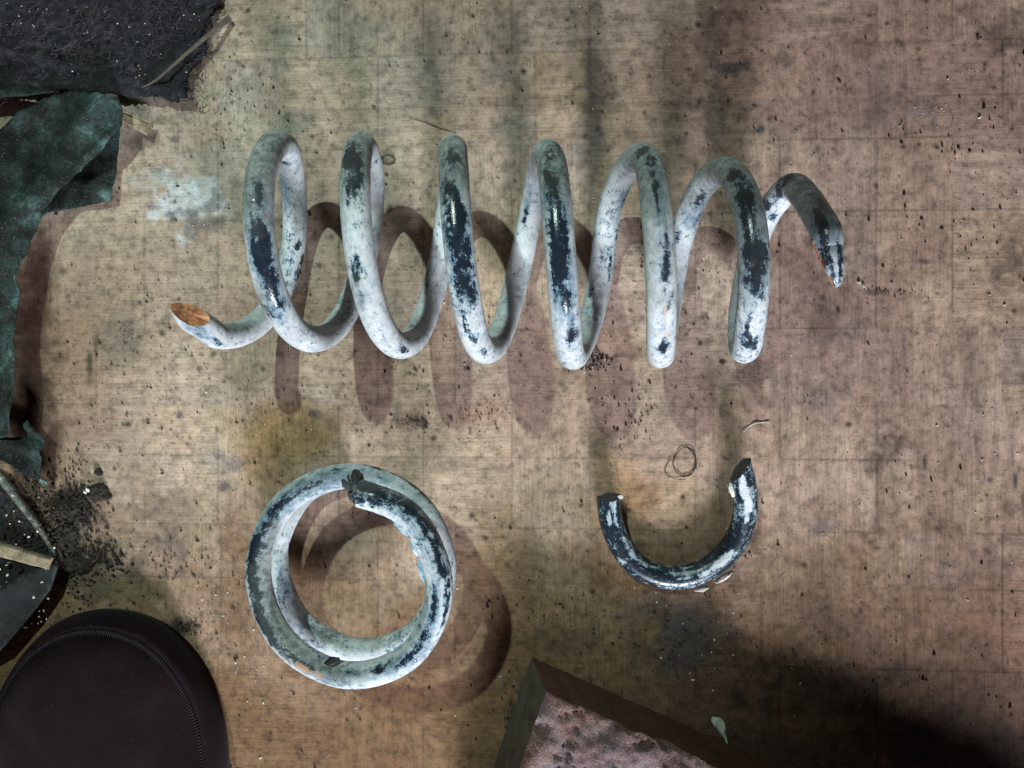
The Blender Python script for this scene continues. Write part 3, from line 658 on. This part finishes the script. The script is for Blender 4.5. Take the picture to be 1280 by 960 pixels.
# ------------------------------------------------------------------ SHEETS (cloth, felt, brick top)
def densify(poly, step, jag=0, seed=1):
    out = []
    r = random.Random(seed)
    n = len(poly)
    for i in range(n):
        a, b = poly[i], poly[(i + 1) % n]
        L = math.hypot(b[0] - a[0], b[1] - a[1]); k = max(1, int(L / step))
        for j in range(k):
            t = j / k
            out.append((a[0] + (b[0] - a[0]) * t + r.uniform(-jag, jag), a[1] + (b[1] - a[1]) * t + r.uniform(-jag, jag)))
    return out
def inside(X, Y, poly):
    c = np.zeros(X.shape, bool); n = len(poly)
    for i in range(n):
        x0, y0 = poly[i]; x1, y1 = poly[(i + 1) % n]
        if y0 == y1: continue
        m = ((y0 > Y) != (y1 > Y)) & (X < (x1 - x0) * (Y - y0) / (y1 - y0) + x0)
        c ^= m
    return c
def sheet(name, poly, zf, mat, thick=1.2, step=5, jag=0, seed=1, zref=0, parent=None):
    """poly in picture coordinates at height zref; zf(X, Y) height in layout units"""
    poly = [at(x, y, zref)[:2] for x, y in poly]
    out = densify(poly, step, jag, seed)
    xs = [p[0] for p in out]; ys = [p[1] for p in out]
    gx, gy = np.meshgrid(np.arange(min(xs), max(xs), step), np.arange(min(ys), max(ys), step))
    rr = np.random.default_rng(seed)
    gx = gx + rr.uniform(-.25, .25, gx.shape) * step; gy = gy + rr.uniform(-.25, .25, gy.shape) * step
    m = inside(gx, gy, out)
    pts_ = out + list(zip(gx[m].tolist(), gy[m].tolist()))
    k = len(out)
    v, e, f, *_ = delaunay_2d_cdt([Vector(p) for p in pts_], [], [list(range(k))], 1, 1e-4)
    V = np.array([(p.x, p.y) for p in v])
    Z = zf(V[:, 0], V[:, 1])
    me = bpy.data.meshes.new(name)
    me.from_pydata(Wn(np.stack([V[:, 0], V[:, 1], Z], 1)).tolist(), [], [tuple(reversed(t)) for t in f]); me.update(); smooth(me)
    # make every face look up
    if me.polygons and sum(p.normal.z for p in me.polygons) < 0: me.flip_normals()
    o = link(name, me, mat)
    if thick:
        md = o.modifiers.new('thick', 'SOLIDIFY'); md.thickness = thick * S; md.offset = -1
    if parent: keep_parent(o, parent)
    return o

# ---- black felt mat, top left
matpoly = [(-160, -140), (300, -140), (285, -20), (268, 22), (258, 50), (262, 62), (246, 84), (240, 100), (241, 131), (232, 128), (222, 131), (196, 124), (160, 124), (110, 122), (40, 118), (-160, 112)]
mroot = empty('felt_mat', W(60, 40, 0), 'sooty black ragged felt mat in the upper left corner', 'mat')
sheet('felt', matpoly, lambda x, y: 7 + 9 * fbm(x, y, 60, 201, 4) + 7 * fbm(x, y, 14, 203, 4) + 5 * np.exp(-((y - 95 - .1 * x) / 9) ** 2) + 5 * np.exp(-((y - 55 - .25 * x) / 8) ** 2), M_MAT, 9, 3.2, 2.2, 4, 0, mroot)

def tubes(name, curves, mat, sides=5):
    """many thin strands joined: curves = list of (points array, radius)"""
    vs = []; fs = []
    for P, r in curves:
        P = np.asarray(P, float)
        T = np.gradient(P, axis=0); T /= np.linalg.norm(T, axis=1)[:, None] + 1e-9
        up = np.array([.13, .21, .97])
        A = np.cross(T, up); A /= np.linalg.norm(A, axis=1)[:, None] + 1e-9
        Bb = np.cross(T, A)
        n0 = len(vs); n = len(P)
        for i in range(n):
            rr = r * (1 if 0 < i < n - 1 else .5) if np.isscalar(r) else r[i]
            for k in range(sides):
                a = 2 * math.pi * k / sides
                vs.append(tuple(P[i] + A[i] * rr * math.cos(a) + Bb[i] * rr * math.sin(a)))
        for i in range(n - 1):
            for k in range(sides):
                a = n0 + i * sides + k; b = n0 + i * sides + (k + 1) % sides
                fs.append((a, b, b + sides, a + sides))
        fs.append(tuple(n0 + k for k in range(sides))); fs.append(tuple(n0 + (n - 1) * sides + k for k in reversed(range(sides))))
    me = bpy.data.meshes.new(name); me.from_pydata(Wn(np.array(vs)).tolist(), [], fs); me.update(); smooth(me)
    return link(name, me, mat)

def strand(x, y, z, L, r, bend=.25, rng=random):
    a = rng.uniform(0, 6.28); P = [(x, y, z)]
    for k in range(7):
        a += rng.uniform(-bend, bend) * 2
        x += math.cos(a) * L / 7; y += math.sin(a) * L / 7
        P.append((x, y, max(.8, z + rng.uniform(-1, 2))))
    return (P, r)
fib = []
for k in range(520):
    x, y = random.uniform(-10, 262), random.uniform(-10, 128)
    if x > 262 - y * .2: continue
    fib.append(strand(x, y, random.uniform(13, 21), random.uniform(6, 26), random.uniform(.2, .5), .45))
for k in range(60):
    y = random.uniform(0, 130)
    fib.append(strand(255 - y * .15, y, random.uniform(2, 10), random.uniform(8, 26), random.uniform(.3, .6), .5))
f = tubes('fibre', fib, M_FIBRE); f['kind'] = 'stuff'; keep_parent(f, mroot)

# ---- twig across the mat edge
P = [at(172, 112, 14), at(195, 100, 24), at(225, 74, 24), at(255, 48, 20), at(275, 32, 12), at(287, 22, 7)]
tw = tubes('twig', [(catmull(P, 5), list(np.linspace(.9, 3.8, 26)))], M_STICK, 10)
tag(tw, 'thin grey-brown twig lying across the right edge of the felt mat', 'twig')

# ---- teal rags on the left
def ragz(seed, base, a1, folds):
    def f(x, y):
        z = base + a1 * fbm(x, y, 70, seed, 4) + 5 * fbm(x, y, 20, seed + 2, 3)
        for (x0, y0, ang, w, h) in folds:
            d = (x - x0) * math.sin(ang) - (y - y0) * math.cos(ang)
            z = z + h * np.exp(-(d / w) ** 2)
        return z
    return f
rag0 = sheet('rag', [(-150, 235), (20, 220), (100, 190), (158, 146), (152, 200), (147, 253), (110, 260), (63, 268), (30, 300), (-150, 330)],
    ragz(231, 3, 8, [(110, 230, .3, 14, 6)]), M_RAG, 1.5, 4, .5, 8)
tag(rag0, 'lower green rag whose square corner shows under the folded cloth', 'rag')
rag1 = sheet('rag', [(-150, 240), (0, 165), (28, 142), (60, 126), (95, 118), (130, 122), (158, 130), (161, 145), (160, 162), (140, 188), (112, 214), (86, 240), (62, 268), (50, 300), (40, 330), (34, 370), (30, 420), (34, 470), (30, 525), (22, 545), (-150, 560)],
    ragz(211, 16, 22, [(130, 175, -.72, 7, 11), (100, 200, -.72, 5, -8), (40, 240, -.9, 18, 10), (20, 330, 1.2, 12, 12), (10, 420, 1.4, 14, 10), (5, 500, 1.1, 12, 9)]), M_RAG, 1.8, 4, .5, 9, 20)
tag(rag1, 'grimy dark teal cloth folded over itself along the left edge', 'rag')
rag2 = sheet('rag', [(-150, 95), (0, 104), (40, 108), (72, 116), (40, 124), (0, 124), (-150, 135)], ragz(251, 22, 9, [(20, 114, .15, 6, 7)]), M_RAG, 1.5, 3.5, .3, 10, 24)
tag(rag2, 'narrow strip of teal cloth poking out below the black mat', 'rag')
rag3 = sheet('rag', [(-150, 530), (0, 545), (38, 546), (40, 523), (60, 543), (58, 570), (57, 600), (40, 592), (20, 580), (0, 570), (-150, 560)],
    ragz(261, 12, 14, [(45, 545, .5, 6, 9), (20, 560, .25, 7, 8)]), M_RAG, 1.6, 3.2, .5, 12, 12)
tag(rag3, 'bright green frayed rag corner sticking out at the left edge, lowest of the rags', 'rag')
fr = []
for k in range(70):
    t = random.random(); x0, y0, _ = at(20 + 38 * t, 580 + 20 * t, 14)
    L = random.uniform(4, 11); fr.append(([(x0, y0, 20), (x0 + random.uniform(-1, 2), y0 + L * .5, 15), (x0 + random.uniform(-2, 3), y0 + L, 9)], .45))
ff = tubes('fringe', fr, mat_simple('teal_thread', [(.3, (.05, .11, .10)), (.7, (.16, .28, .26))], 300), 4); ff['kind'] = 'stuff'; keep_parent(ff, rag3)

# ---- dustpan-like metal edge with dirt, lower left
pan = empty('dustpan', W(20, 700, 0), 'dark dirt-filled pan with a dull metal rim at the left edge', 'pan')
sheet('pan_base', [(-150, 560), (-20, 585), (8, 608), (40, 650), (70, 692), (74, 704), (40, 750), (0, 812), (-150, 900)], lambda x, y: 7 + 5 * fbm(x, y, 40, 271), M_PLASTIC, 4, 6, 0, 3, 6, pan)
P = [at(-60, 570, 16), at(-10, 588, 20), at(8, 606, 22), at(28, 632, 22), at(50, 662, 20), at(71, 694, 14)]
vs = []; fs = []
CC = catmull(P, 8); TT = np.gradient(CC, axis=0); TT /= np.linalg.norm(TT, axis=1)[:, None]
for i, (c_, t_) in enumerate(zip(CC, TT)):
    nrm = np.array([-t_[1], t_[0], 0]); wd = 6.5 * (1 - .75 * (i / (len(CC) - 1)) ** 2)
    for (u, h) in ((-1, -1.5), (-.8, 1.6), (0, .6), (.8, 2.2), (1, -1.0), (.9, -2.5), (-.9, -2.8)):
        vs.append(tuple(W(*(c_ + nrm * wd * u + np.array([0, 0, h])))))
for i in range(len(CC) - 1):
    for k in range(7):
        a = i * 7 + k; b = i * 7 + (k + 1) % 7; fs.append((a, b, b + 7, a + 7))
fs.append(tuple(range(7))); fs.append(tuple(reversed(range((len(CC) - 1) * 7, len(CC) * 7))))
me = bpy.data.meshes.new('rim'); me.from_pydata(vs, [], fs); me.update()
o = link('rim', me, M_METAL); keep_parent(o, pan)
sheet('side_flap', [(-150, 800), (-10, 745), (20, 722), (45, 712), (73, 704), (62, 738), (35, 775), (0, 815), (-150, 900)], lambda x, y: 22 + 3 * fbm(x, y, 60, 277) - .05 * (x - 20), M_PLASTIC, 4, 7, 0, 3, 22, pan)

# wooden stick in the pan
def bar(name, a, b, w0, w1, h, mat):
    a = Vector(a); b = Vector(b); d = (b - a); n = Vector((-d.y, d.x, 0)).normalized()
    vs = []; fs = []; K = 12
    r = random.Random(4)
    for i in range(K + 1):
        t = i / K; c = a + d * t; w = w0 + (w1 - w0) * t
        for (u, hh) in ((-1, 0), (-1, h * .8), (-.75, h), (.75, h), (1, h * .8), (1, 0)):
            vs.append(tuple(W(*(c + n * (w * u * .5 + r.uniform(-.4, .4)) + Vector((0, 0, hh))))))
    for i in range(K):
        for k in range(6):
            p = i * 6 + k; q = i * 6 + (k + 1) % 6; fs.append((p, q, q + 6, p + 6))
    fs.append(tuple(range(6))); fs.append(tuple(reversed(range(K * 6, K * 6 + 6))))
    me = bpy.data.meshes.new(name); me.from_pydata(vs, [], fs); me.update()
    return link(name, me, mat)
st = bar('wooden_strip', at(-60, 668, 20), at(66, 704, 18), 20, 14, 7, M_WOOD)
tag(st, 'pale dirty flat wooden strip resting in the pan', 'wood strip')
ch = bar('wood_chip', at(152, 146, 9), at(187, 163, 9), 11, 15, 7, M_WOOD)
tag(ch, 'small tan broken wood chip beside the green cloth corner', 'wood chip')

# ---- purple-black cushion
cu = empty('cushion', W(125, 985, 0), 'dark purple padded cushion with rounded stitched edge in the lower left corner', 'cushion')
ccx, ccy, _ = at(128, 985, 30)
def superell(rx, ry, z, n=120, ex=2.15):
    out = []
    for k in range(n):
        a = 2 * math.pi * k / n; c, s_ = math.cos(a), math.sin(a)
        out.append((ccx + rx * abs(c) ** (2 / ex) * (1 if c > 0 else -1), ccy + ry * abs(s_) ** (2 / ex) * (1 if s_ > 0 else -1), z))
    return out
prof = [(1.0 - .04, 0), (1.0, 8), (1.005, 18), (.99, 30), (.965, 40), (.935, 45.5), (.925, 43.5), (.915, 45.5), (.87, 51), (.78, 57), (.6, 62), (.4, 65), (.2, 66), (.05, 66)]
vs = []; fs = []; n = 120
for (k, z) in prof:
    for j, p in enumerate(superell(155 * k, 219 * k, z, n)):
        w_ = 3.5 * (fbm(np.array([p[0]]), np.array([p[1]]), 50, 301)[0] - .5) * 2 if z > 30 else 0
        vs.append(tuple(W(p[0], p[1], z + w_)))
for i in range(len(prof) - 1):
    for j in range(n):
        a = i * n + j; b = i * n + (j + 1) % n; fs.append((a, b, b + n, a + n))
fs.append(tuple((len(prof) - 1) * n + j for j in range(n)))
me = bpy.data.meshes.new('cover'); me.from_pydata(vs, [], fs); me.update(); smooth(me); me.flip_normals()
bm = bmesh.new(); bm.from_mesh(me); bmesh.ops.recalc_face_normals(bm, faces=bm.faces); bm.to_mesh(me); bm.free()
o = link('cover', me, M_CUSH); keep_parent(o, cu)
stc = []
ring_p = superell(155 * .925, 219 * .925, 45.2, 330)
inn = superell(155 * .897, 219 * .897, 47.6, 330)
for a, b in zip(ring_p, inn):
    if a[1] > ccy + 30: continue
    a = np.array(a); b = np.array(b); zz = 3.5 * (fbm(np.array([a[0]]), np.array([a[1]]), 50, 301)[0] - .5) * 2
    a[2] += zz + .6; b[2] += zz + .6
    stc.append(([tuple(a), tuple((a + b) / 2 + [0, 0, .9]), tuple(b)], .85))
o = tubes('stitching', stc, M_SEAM, 5); o['kind'] = 'stuff'; keep_parent(o, cu)

# ---- brick, bottom; extra unseen length added for the shade it throws
br = empty('lengthened_brick', W(750, 1000, 0), 'rough pinkish brick with plain brown sides at the bottom edge, lengthened out of view for its shade', 'block')
A = at(683, 866, 92)
u = np.array([227, 95.]); u /= np.linalg.norm(u); v = np.array([-33, 95.]); v /= np.linalg.norm(v)
def bpt(a, b): return (A[0] + u[0] * a + v[0] * b, A[1] + u[1] * a + v[1] * b)
NU, NV = 220, 90
aa, bb = np.meshgrid(np.linspace(0, 760, NU), np.linspace(0, 250, NV))
X = A[0] + u[0] * aa + v[0] * bb; Y = A[1] + u[1] * aa + v[1] * bb
edge = np.minimum(np.minimum(aa, bb), 40)
Z = 92 + (fbm(X, Y, 60, 311, 5, .6) - .5) * 30 - 8 * sstep(.55, .7, fbm(X, Y, 34, 333, 5, .7)) + (fbm(X, Y, 14, 313, 5, .75) - .5) * 11 - 5 * np.exp(-edge / 4)
X = X + (fbm(X, Y, 20, 317) - .5) * 5 * np.exp(-edge / 6); Y = Y + (fbm(X, Y, 20, 319) - .5) * 5 * np.exp(-edge / 6)
Pq = np.stack([X.ravel(), Y.ravel(), Z.ravel()], 1)
idx = np.arange(NU * NV).reshape(NV, NU)
F = np.stack([idx[:-1, :-1], idx[1:, :-1], idx[1:, 1:], idx[:-1, 1:]], -1).reshape(-1, 4)
me = bpy.data.meshes.new('rough_face'); me.from_pydata(Wn(Pq).tolist(), [], F.tolist()); me.update(); smooth(me)
o = link('rough_face', me, M_BRICK); keep_parent(o, br)
# sides: front wall under row 0, sloping side under column 0
def skirt(name, top, off, mat, layers=9, seed=1):
    vs = []; fs = []; n = len(top)
    for k in range(layers):
        t = k / (layers - 1)
        for (x, y, z) in top:
            w_ = (fbm(np.array([x + z]), np.array([y + t * 90]), 26, seed)[0] - .5) * 3 * (1 if k else 0)
            vs.append(tuple(W(x + off[0] * t + w_, y + off[1] * t, z * (1 - t))))
    for k in range(layers - 1):
        for i in range(n - 1):
            a = k * n + i; fs.append((a, a + 1, a + n + 1, a + n))
    me = bpy.data.meshes.new(name); me.from_pydata(vs, [], fs); me.update(); smooth(me)
    o = link(name, me, mat); keep_parent(o, br); return o
skirt('block_side', [tuple(p) for p in Pq[idx[0]]], (-20, -7), M_BSIDE2, seed=5)
skirt('block_side', [tuple(p) for p in Pq[idx[:, 0]]], (-20, -7), M_BSIDE, seed=6)
skirt('block_side', [tuple(p) for p in Pq[idx[-1]]], (0, 0), M_BSIDE, seed=7)
skirt('block_side', [tuple(p) for p in Pq[idx[:, -1]]], (0, 0), M_BSIDE, seed=8)

# ------------------------------------------------------------------ CRUMBS
ICO = None
def crumbs(name, spots, mat, label, cat, squash=.6):
    """spots: list of (x, y, z, r)"""
    global ICO
    if ICO is None:
        bm = bmesh.new(); bmesh.ops.create_icosphere(bm, subdivisions=1, radius=1)
        bm.verts.ensure_lookup_table()
        ICO = (np.array([v.co[:] for v in bm.verts]), np.array([[v.index for v in f.verts] for f in bm.faces])); bm.free()
    V0, F0 = ICO
    r = np.random.default_rng(len(spots))
    Vs = []; Fs = []
    for i, (x, y, z, q) in enumerate(spots):
        A_ = r.normal(size=(3, 3)); Q, _ = np.linalg.qr(A_)
        v = V0 * (1 + r.uniform(-.35, .35, (len(V0), 1))) * np.array([1, r.uniform(.45, .9), r.uniform(.4, .8)])
        v = v @ Q.T * q; v[:, 2] *= squash + .2
        Vs.append(v + np.array([x, y, z - v[:, 2].min() * .8])); Fs.append(F0 + i * len(V0))
    me = bpy.data.meshes.new(name)
    me.from_pydata(Wn(np.concatenate(Vs)).tolist(), [], np.concatenate(Fs).tolist()); me.update()
    o = link(name, me, mat)
    return tag(o, label, cat, kind='stuff')

rnd = random.Random(3)
FR_XY = [at(790, 715), at(830, 742), at(880, 735), at(925, 700), at(750, 660), at(330, 800), at(430, 866), at(560, 760), at(600, 455), at(500, 450), at(720, 460), at(390, 445), at(600, 400), at(455, 640)]
sp = []
def cloud(n, x, y, sx, sy, r0, r1, z=0, out=None):
    for k in range(n):
        a = rnd.gauss(x, sx); b = rnd.gauss(y, sy)
        if -80 < a < 1360 and -80 < b < 1040: (sp if out is None else out).append((a, b, z, r0 + (r1 - r0) * rnd.random() ** 2.2))
for k in range(900): sp.append((rnd.uniform(40, 1330), rnd.uniform(-40, 1020), 0, .7 + 2.1 * rnd.random() ** 3))
cloud(90, 740, 452, 12, 7, .7, 2.4); cloud(60, 600, 515, 14, 14, .6, 2); cloud(70, 790, 520, 22, 26, .6, 2.2); cloud(50, 1200, 300, 34, 30, .6, 1.9); cloud(45, 1190, 190, 34, 22, .6, 2.0)
cloud(120, 130, 480, 50, 60, .7, 2.4); cloud(140, 180, 720, 60, 30, .7, 2.8); cloud(200, 960, 870, 90, 45, .6, 2.6); cloud(130, 1110, 880, 100, 50, .6, 2.4); cloud(110, 850, 800, 40, 26, .7, 2.6)
cloud(60, 720, 770, 60, 26, .7, 2.4); cloud(60, 520, 527, 14, 6, .7, 2.4); cloud(50, 225, 792, 14, 9, 1, 3.4); cloud(60, 640, 900, 8, 30, .8, 2.8); cloud(50, 290, 120, 26, 26, .8, 2.2)
cloud(40, 1100, 368, 26, 5, .6, 1.7); cloud(40, 350, 500, 30, 30, .7, 1.8); cloud(80, 850, 340, 50, 50, .6, 1.8)
for q_ in FR_XY: cloud(10, q_[0], q_[1], 9, 6, .5, 1.8)
crumbs('dirt_crumbs', sp, M_CRUMB, 'dark brown crumbs of dirt scattered over the linoleum floor', 'dirt')
pl = []
for k in range(150): pl.append((rnd.uniform(230, 1330), rnd.uniform(-40, 1020), 0, .7 + 1.1 * rnd.random() ** 3))
cloud(26, 330, 530, 30, 12, .5, 1.3, 0, pl); cloud(30, 275, 760, 20, 60, .6, 1.8, 0, pl); cloud(30, 880, 780, 40, 30, .6, 1.8, 0, pl); cloud(26, 1155, 152, 14, 8, .5, 1.2, 0, pl); cloud(20, 740, 455, 14, 6, .5, 1.2, 0, pl)
cloud(30, 245, 260, 26, 20, .5, 1.3, 0, pl); cloud(14, 300, 850, 16, 50, .8, 2, 0, pl); cloud(24, 1240, 610, 40, 80, .5, 1.4, 0, pl)
pl += [(1067, 361, 0, 3.6), (1062, 357, 0, 2.4), (1232, 385, 0, 2.6), (1166, 113, 0, 2), (1203, 160, 0, 2.4), (904, 605, 0, 2.6), (907, 613, 0, 2), (863, 844, 0, 3), (96, 616, 9, 3.4), (92, 619, 9, 2.4), (1110, 168, 0, 2)]
crumbs('pale_grit', pl, M_PALE, 'tiny pale flakes and grit scattered over the linoleum floor', 'grit')
pm = []
for k in range(90): pm.append((rnd.uniform(-10, 258), rnd.uniform(-10, 124), rnd.uniform(15, 21), .5 + .9 * rnd.random() ** 3))
for k in range(60): pm.append((rnd.uniform(-20, 60), rnd.uniform(620, 800), 22, .6 + 1.6 * rnd.random() ** 2))
crumbs('pale_lint', pm, M_PALE, 'pale lint and chips lying on the felt mat and in the pan', 'lint')
so = []
cloud(600, 15, 665, 26, 28, 1.2, 4.2, 9, so); cloud(260, 84, 645, 14, 20, 1, 4.0, 0, so); cloud(240, 100, 702, 18, 14, 1, 3.8, 0, so); cloud(120, 60, 610, 18, 20, .8, 2.8, 0, so); cloud(120, 70, 740, 16, 20, 1, 3, 0, so)
crumbs('loose_soil', so, M_SOIL, 'loose black soil spilled around and inside the pan', 'soil')

# soil clumps one can pick out
def clump(px, py, rx, ry, h, label, seed):
    x0, y0, _ = at(px, py, 0)
    bm = bmesh.new(); bmesh.ops.create_icosphere(bm, subdivisions=4, radius=1)
    for v_ in bm.verts:
        p = v_.co; q = fbm(np.array([p.x * 30 + p.z * 11]), np.array([p.y * 30 - p.z * 13]), 16, seed, 4, .7)[0]
        k = .45 + q * 1.05
        v_.co = W(x0 + p.x * rx * k, y0 + p.y * ry * k, max(-.5, (p.z + .15) * h * k))
    me = bpy.data.meshes.new('soil_clump'); bm.to_mesh(me); bm.free()
    return tag(link('soil_clump', me, M_SOIL), label, 'soil clump', 'soil clumps at the left')
clump(125, 616, 15, 12, 7, 'small round black soil clump furthest right, apart from the heap', 401)
clump(83, 637, 20, 17, 9, 'large black soil clump right of the frayed rag corner', 402)
clump(85, 668, 17, 14, 8, 'black soil clump just below the largest clump', 403)
clump(124, 590, 5, 5, 4, 'tiny dark soil crumb above the small round clump', 404)
clump(98, 706, 20, 10, 7, 'flat black soil clump beside the tip of the pan', 405)

# ---- hairs, thread, flake
def curlpts(cx, cy, rx, ry, a0, a1, n=40, z=1.2, wob=1.5):
    return [(cx + rx * (1 - .12 * i / n) * math.cos(a0 + (a1 - a0) * i / n) + wob * math.sin(i * .35), cy + ry * math.sin(a0 + (a1 - a0) * i / n), z + .5 * math.sin(i * .5)) for i in range(n)]
h = tubes('hair', [(curlpts(*at(856, 577)[:2], 14, 18, -1.6, 8.2, 70), .55), (curlpts(*at(850, 585)[:2], 20, 14, 1.2, 4.2, 30), .4)], M_CRUMB, 5)
tag(h, 'dark curled hair looped on the floor above the short spring fragment', 'hair')
h = tubes('string_loop', [(curlpts(*at(485, 199)[:2], 9, 5.5, 2.9, 9.6, 40, 2, .5), 1.1)], M_STICK, 6)
tag(h, 'tiny grey string loop on the floor right of the second spring turn', 'string')
h = tubes('fibre_strand', [(curlpts(*at(955, 545)[:2], 26, 17, -2.9, -1.2, 30, 1, .3), .55)], M_PALE, 5)
tag(h, 'pale curved fibre on the floor right of the fragment tip', 'fibre')
h = tubes('fibre_strand', [([at(361, 441, 1), at(362, 435, 2), at(361, 428, 3), at(362, 420, 3)], .7)], M_PALE, 5)
tag(h, 'short pale straight fibre below the first spring turn', 'fibre')
h = tubes('fibre_strand', [([at(510, 147, 1), at(530, 152, 1), at(550, 160, 1), at(570, 166, 1)], .6)], M_STICK, 5)
tag(h, 'thin straight brown fibre above the third spring turn', 'fibre')
def leaf():
    C_ = catmull([at(893, 896, 3), at(899, 905, 5), at(904, 916, 4), at(909, 930, 2)], 6)
    vs = []; fs = []; n = len(C_); ws = np.interp(np.linspace(0, 1, n), [0, .12, .35, .7, 1], [2, 6, 6.5, 2.6, .8])
    for i, c_ in enumerate(C_):
        for u in (-1, -.4, .3, 1):
            vs.append(tuple(W(c_[0] + ws[i] * u, c_[1] - ws[i] * u * .3, c_[2] + 1.5 * math.sin(u * 2 + i * .7))))
    for i in range(n - 1):
        for k in range(3):
            a = i * 4 + k; fs.append((a, a + 1, a + 5, a + 4))
    me = bpy.data.meshes.new('dry_flake'); me.from_pydata(vs, [], fs); me.update(); smooth(me)
    o = link('dry_flake', me, M_FLAKE); m = o.modifiers.new('t', 'SOLIDIFY'); m.thickness = .8 * S
    return tag(o, 'pale green teardrop-shaped dry flake on the dark floor beside the brick', 'flake')
leaf()
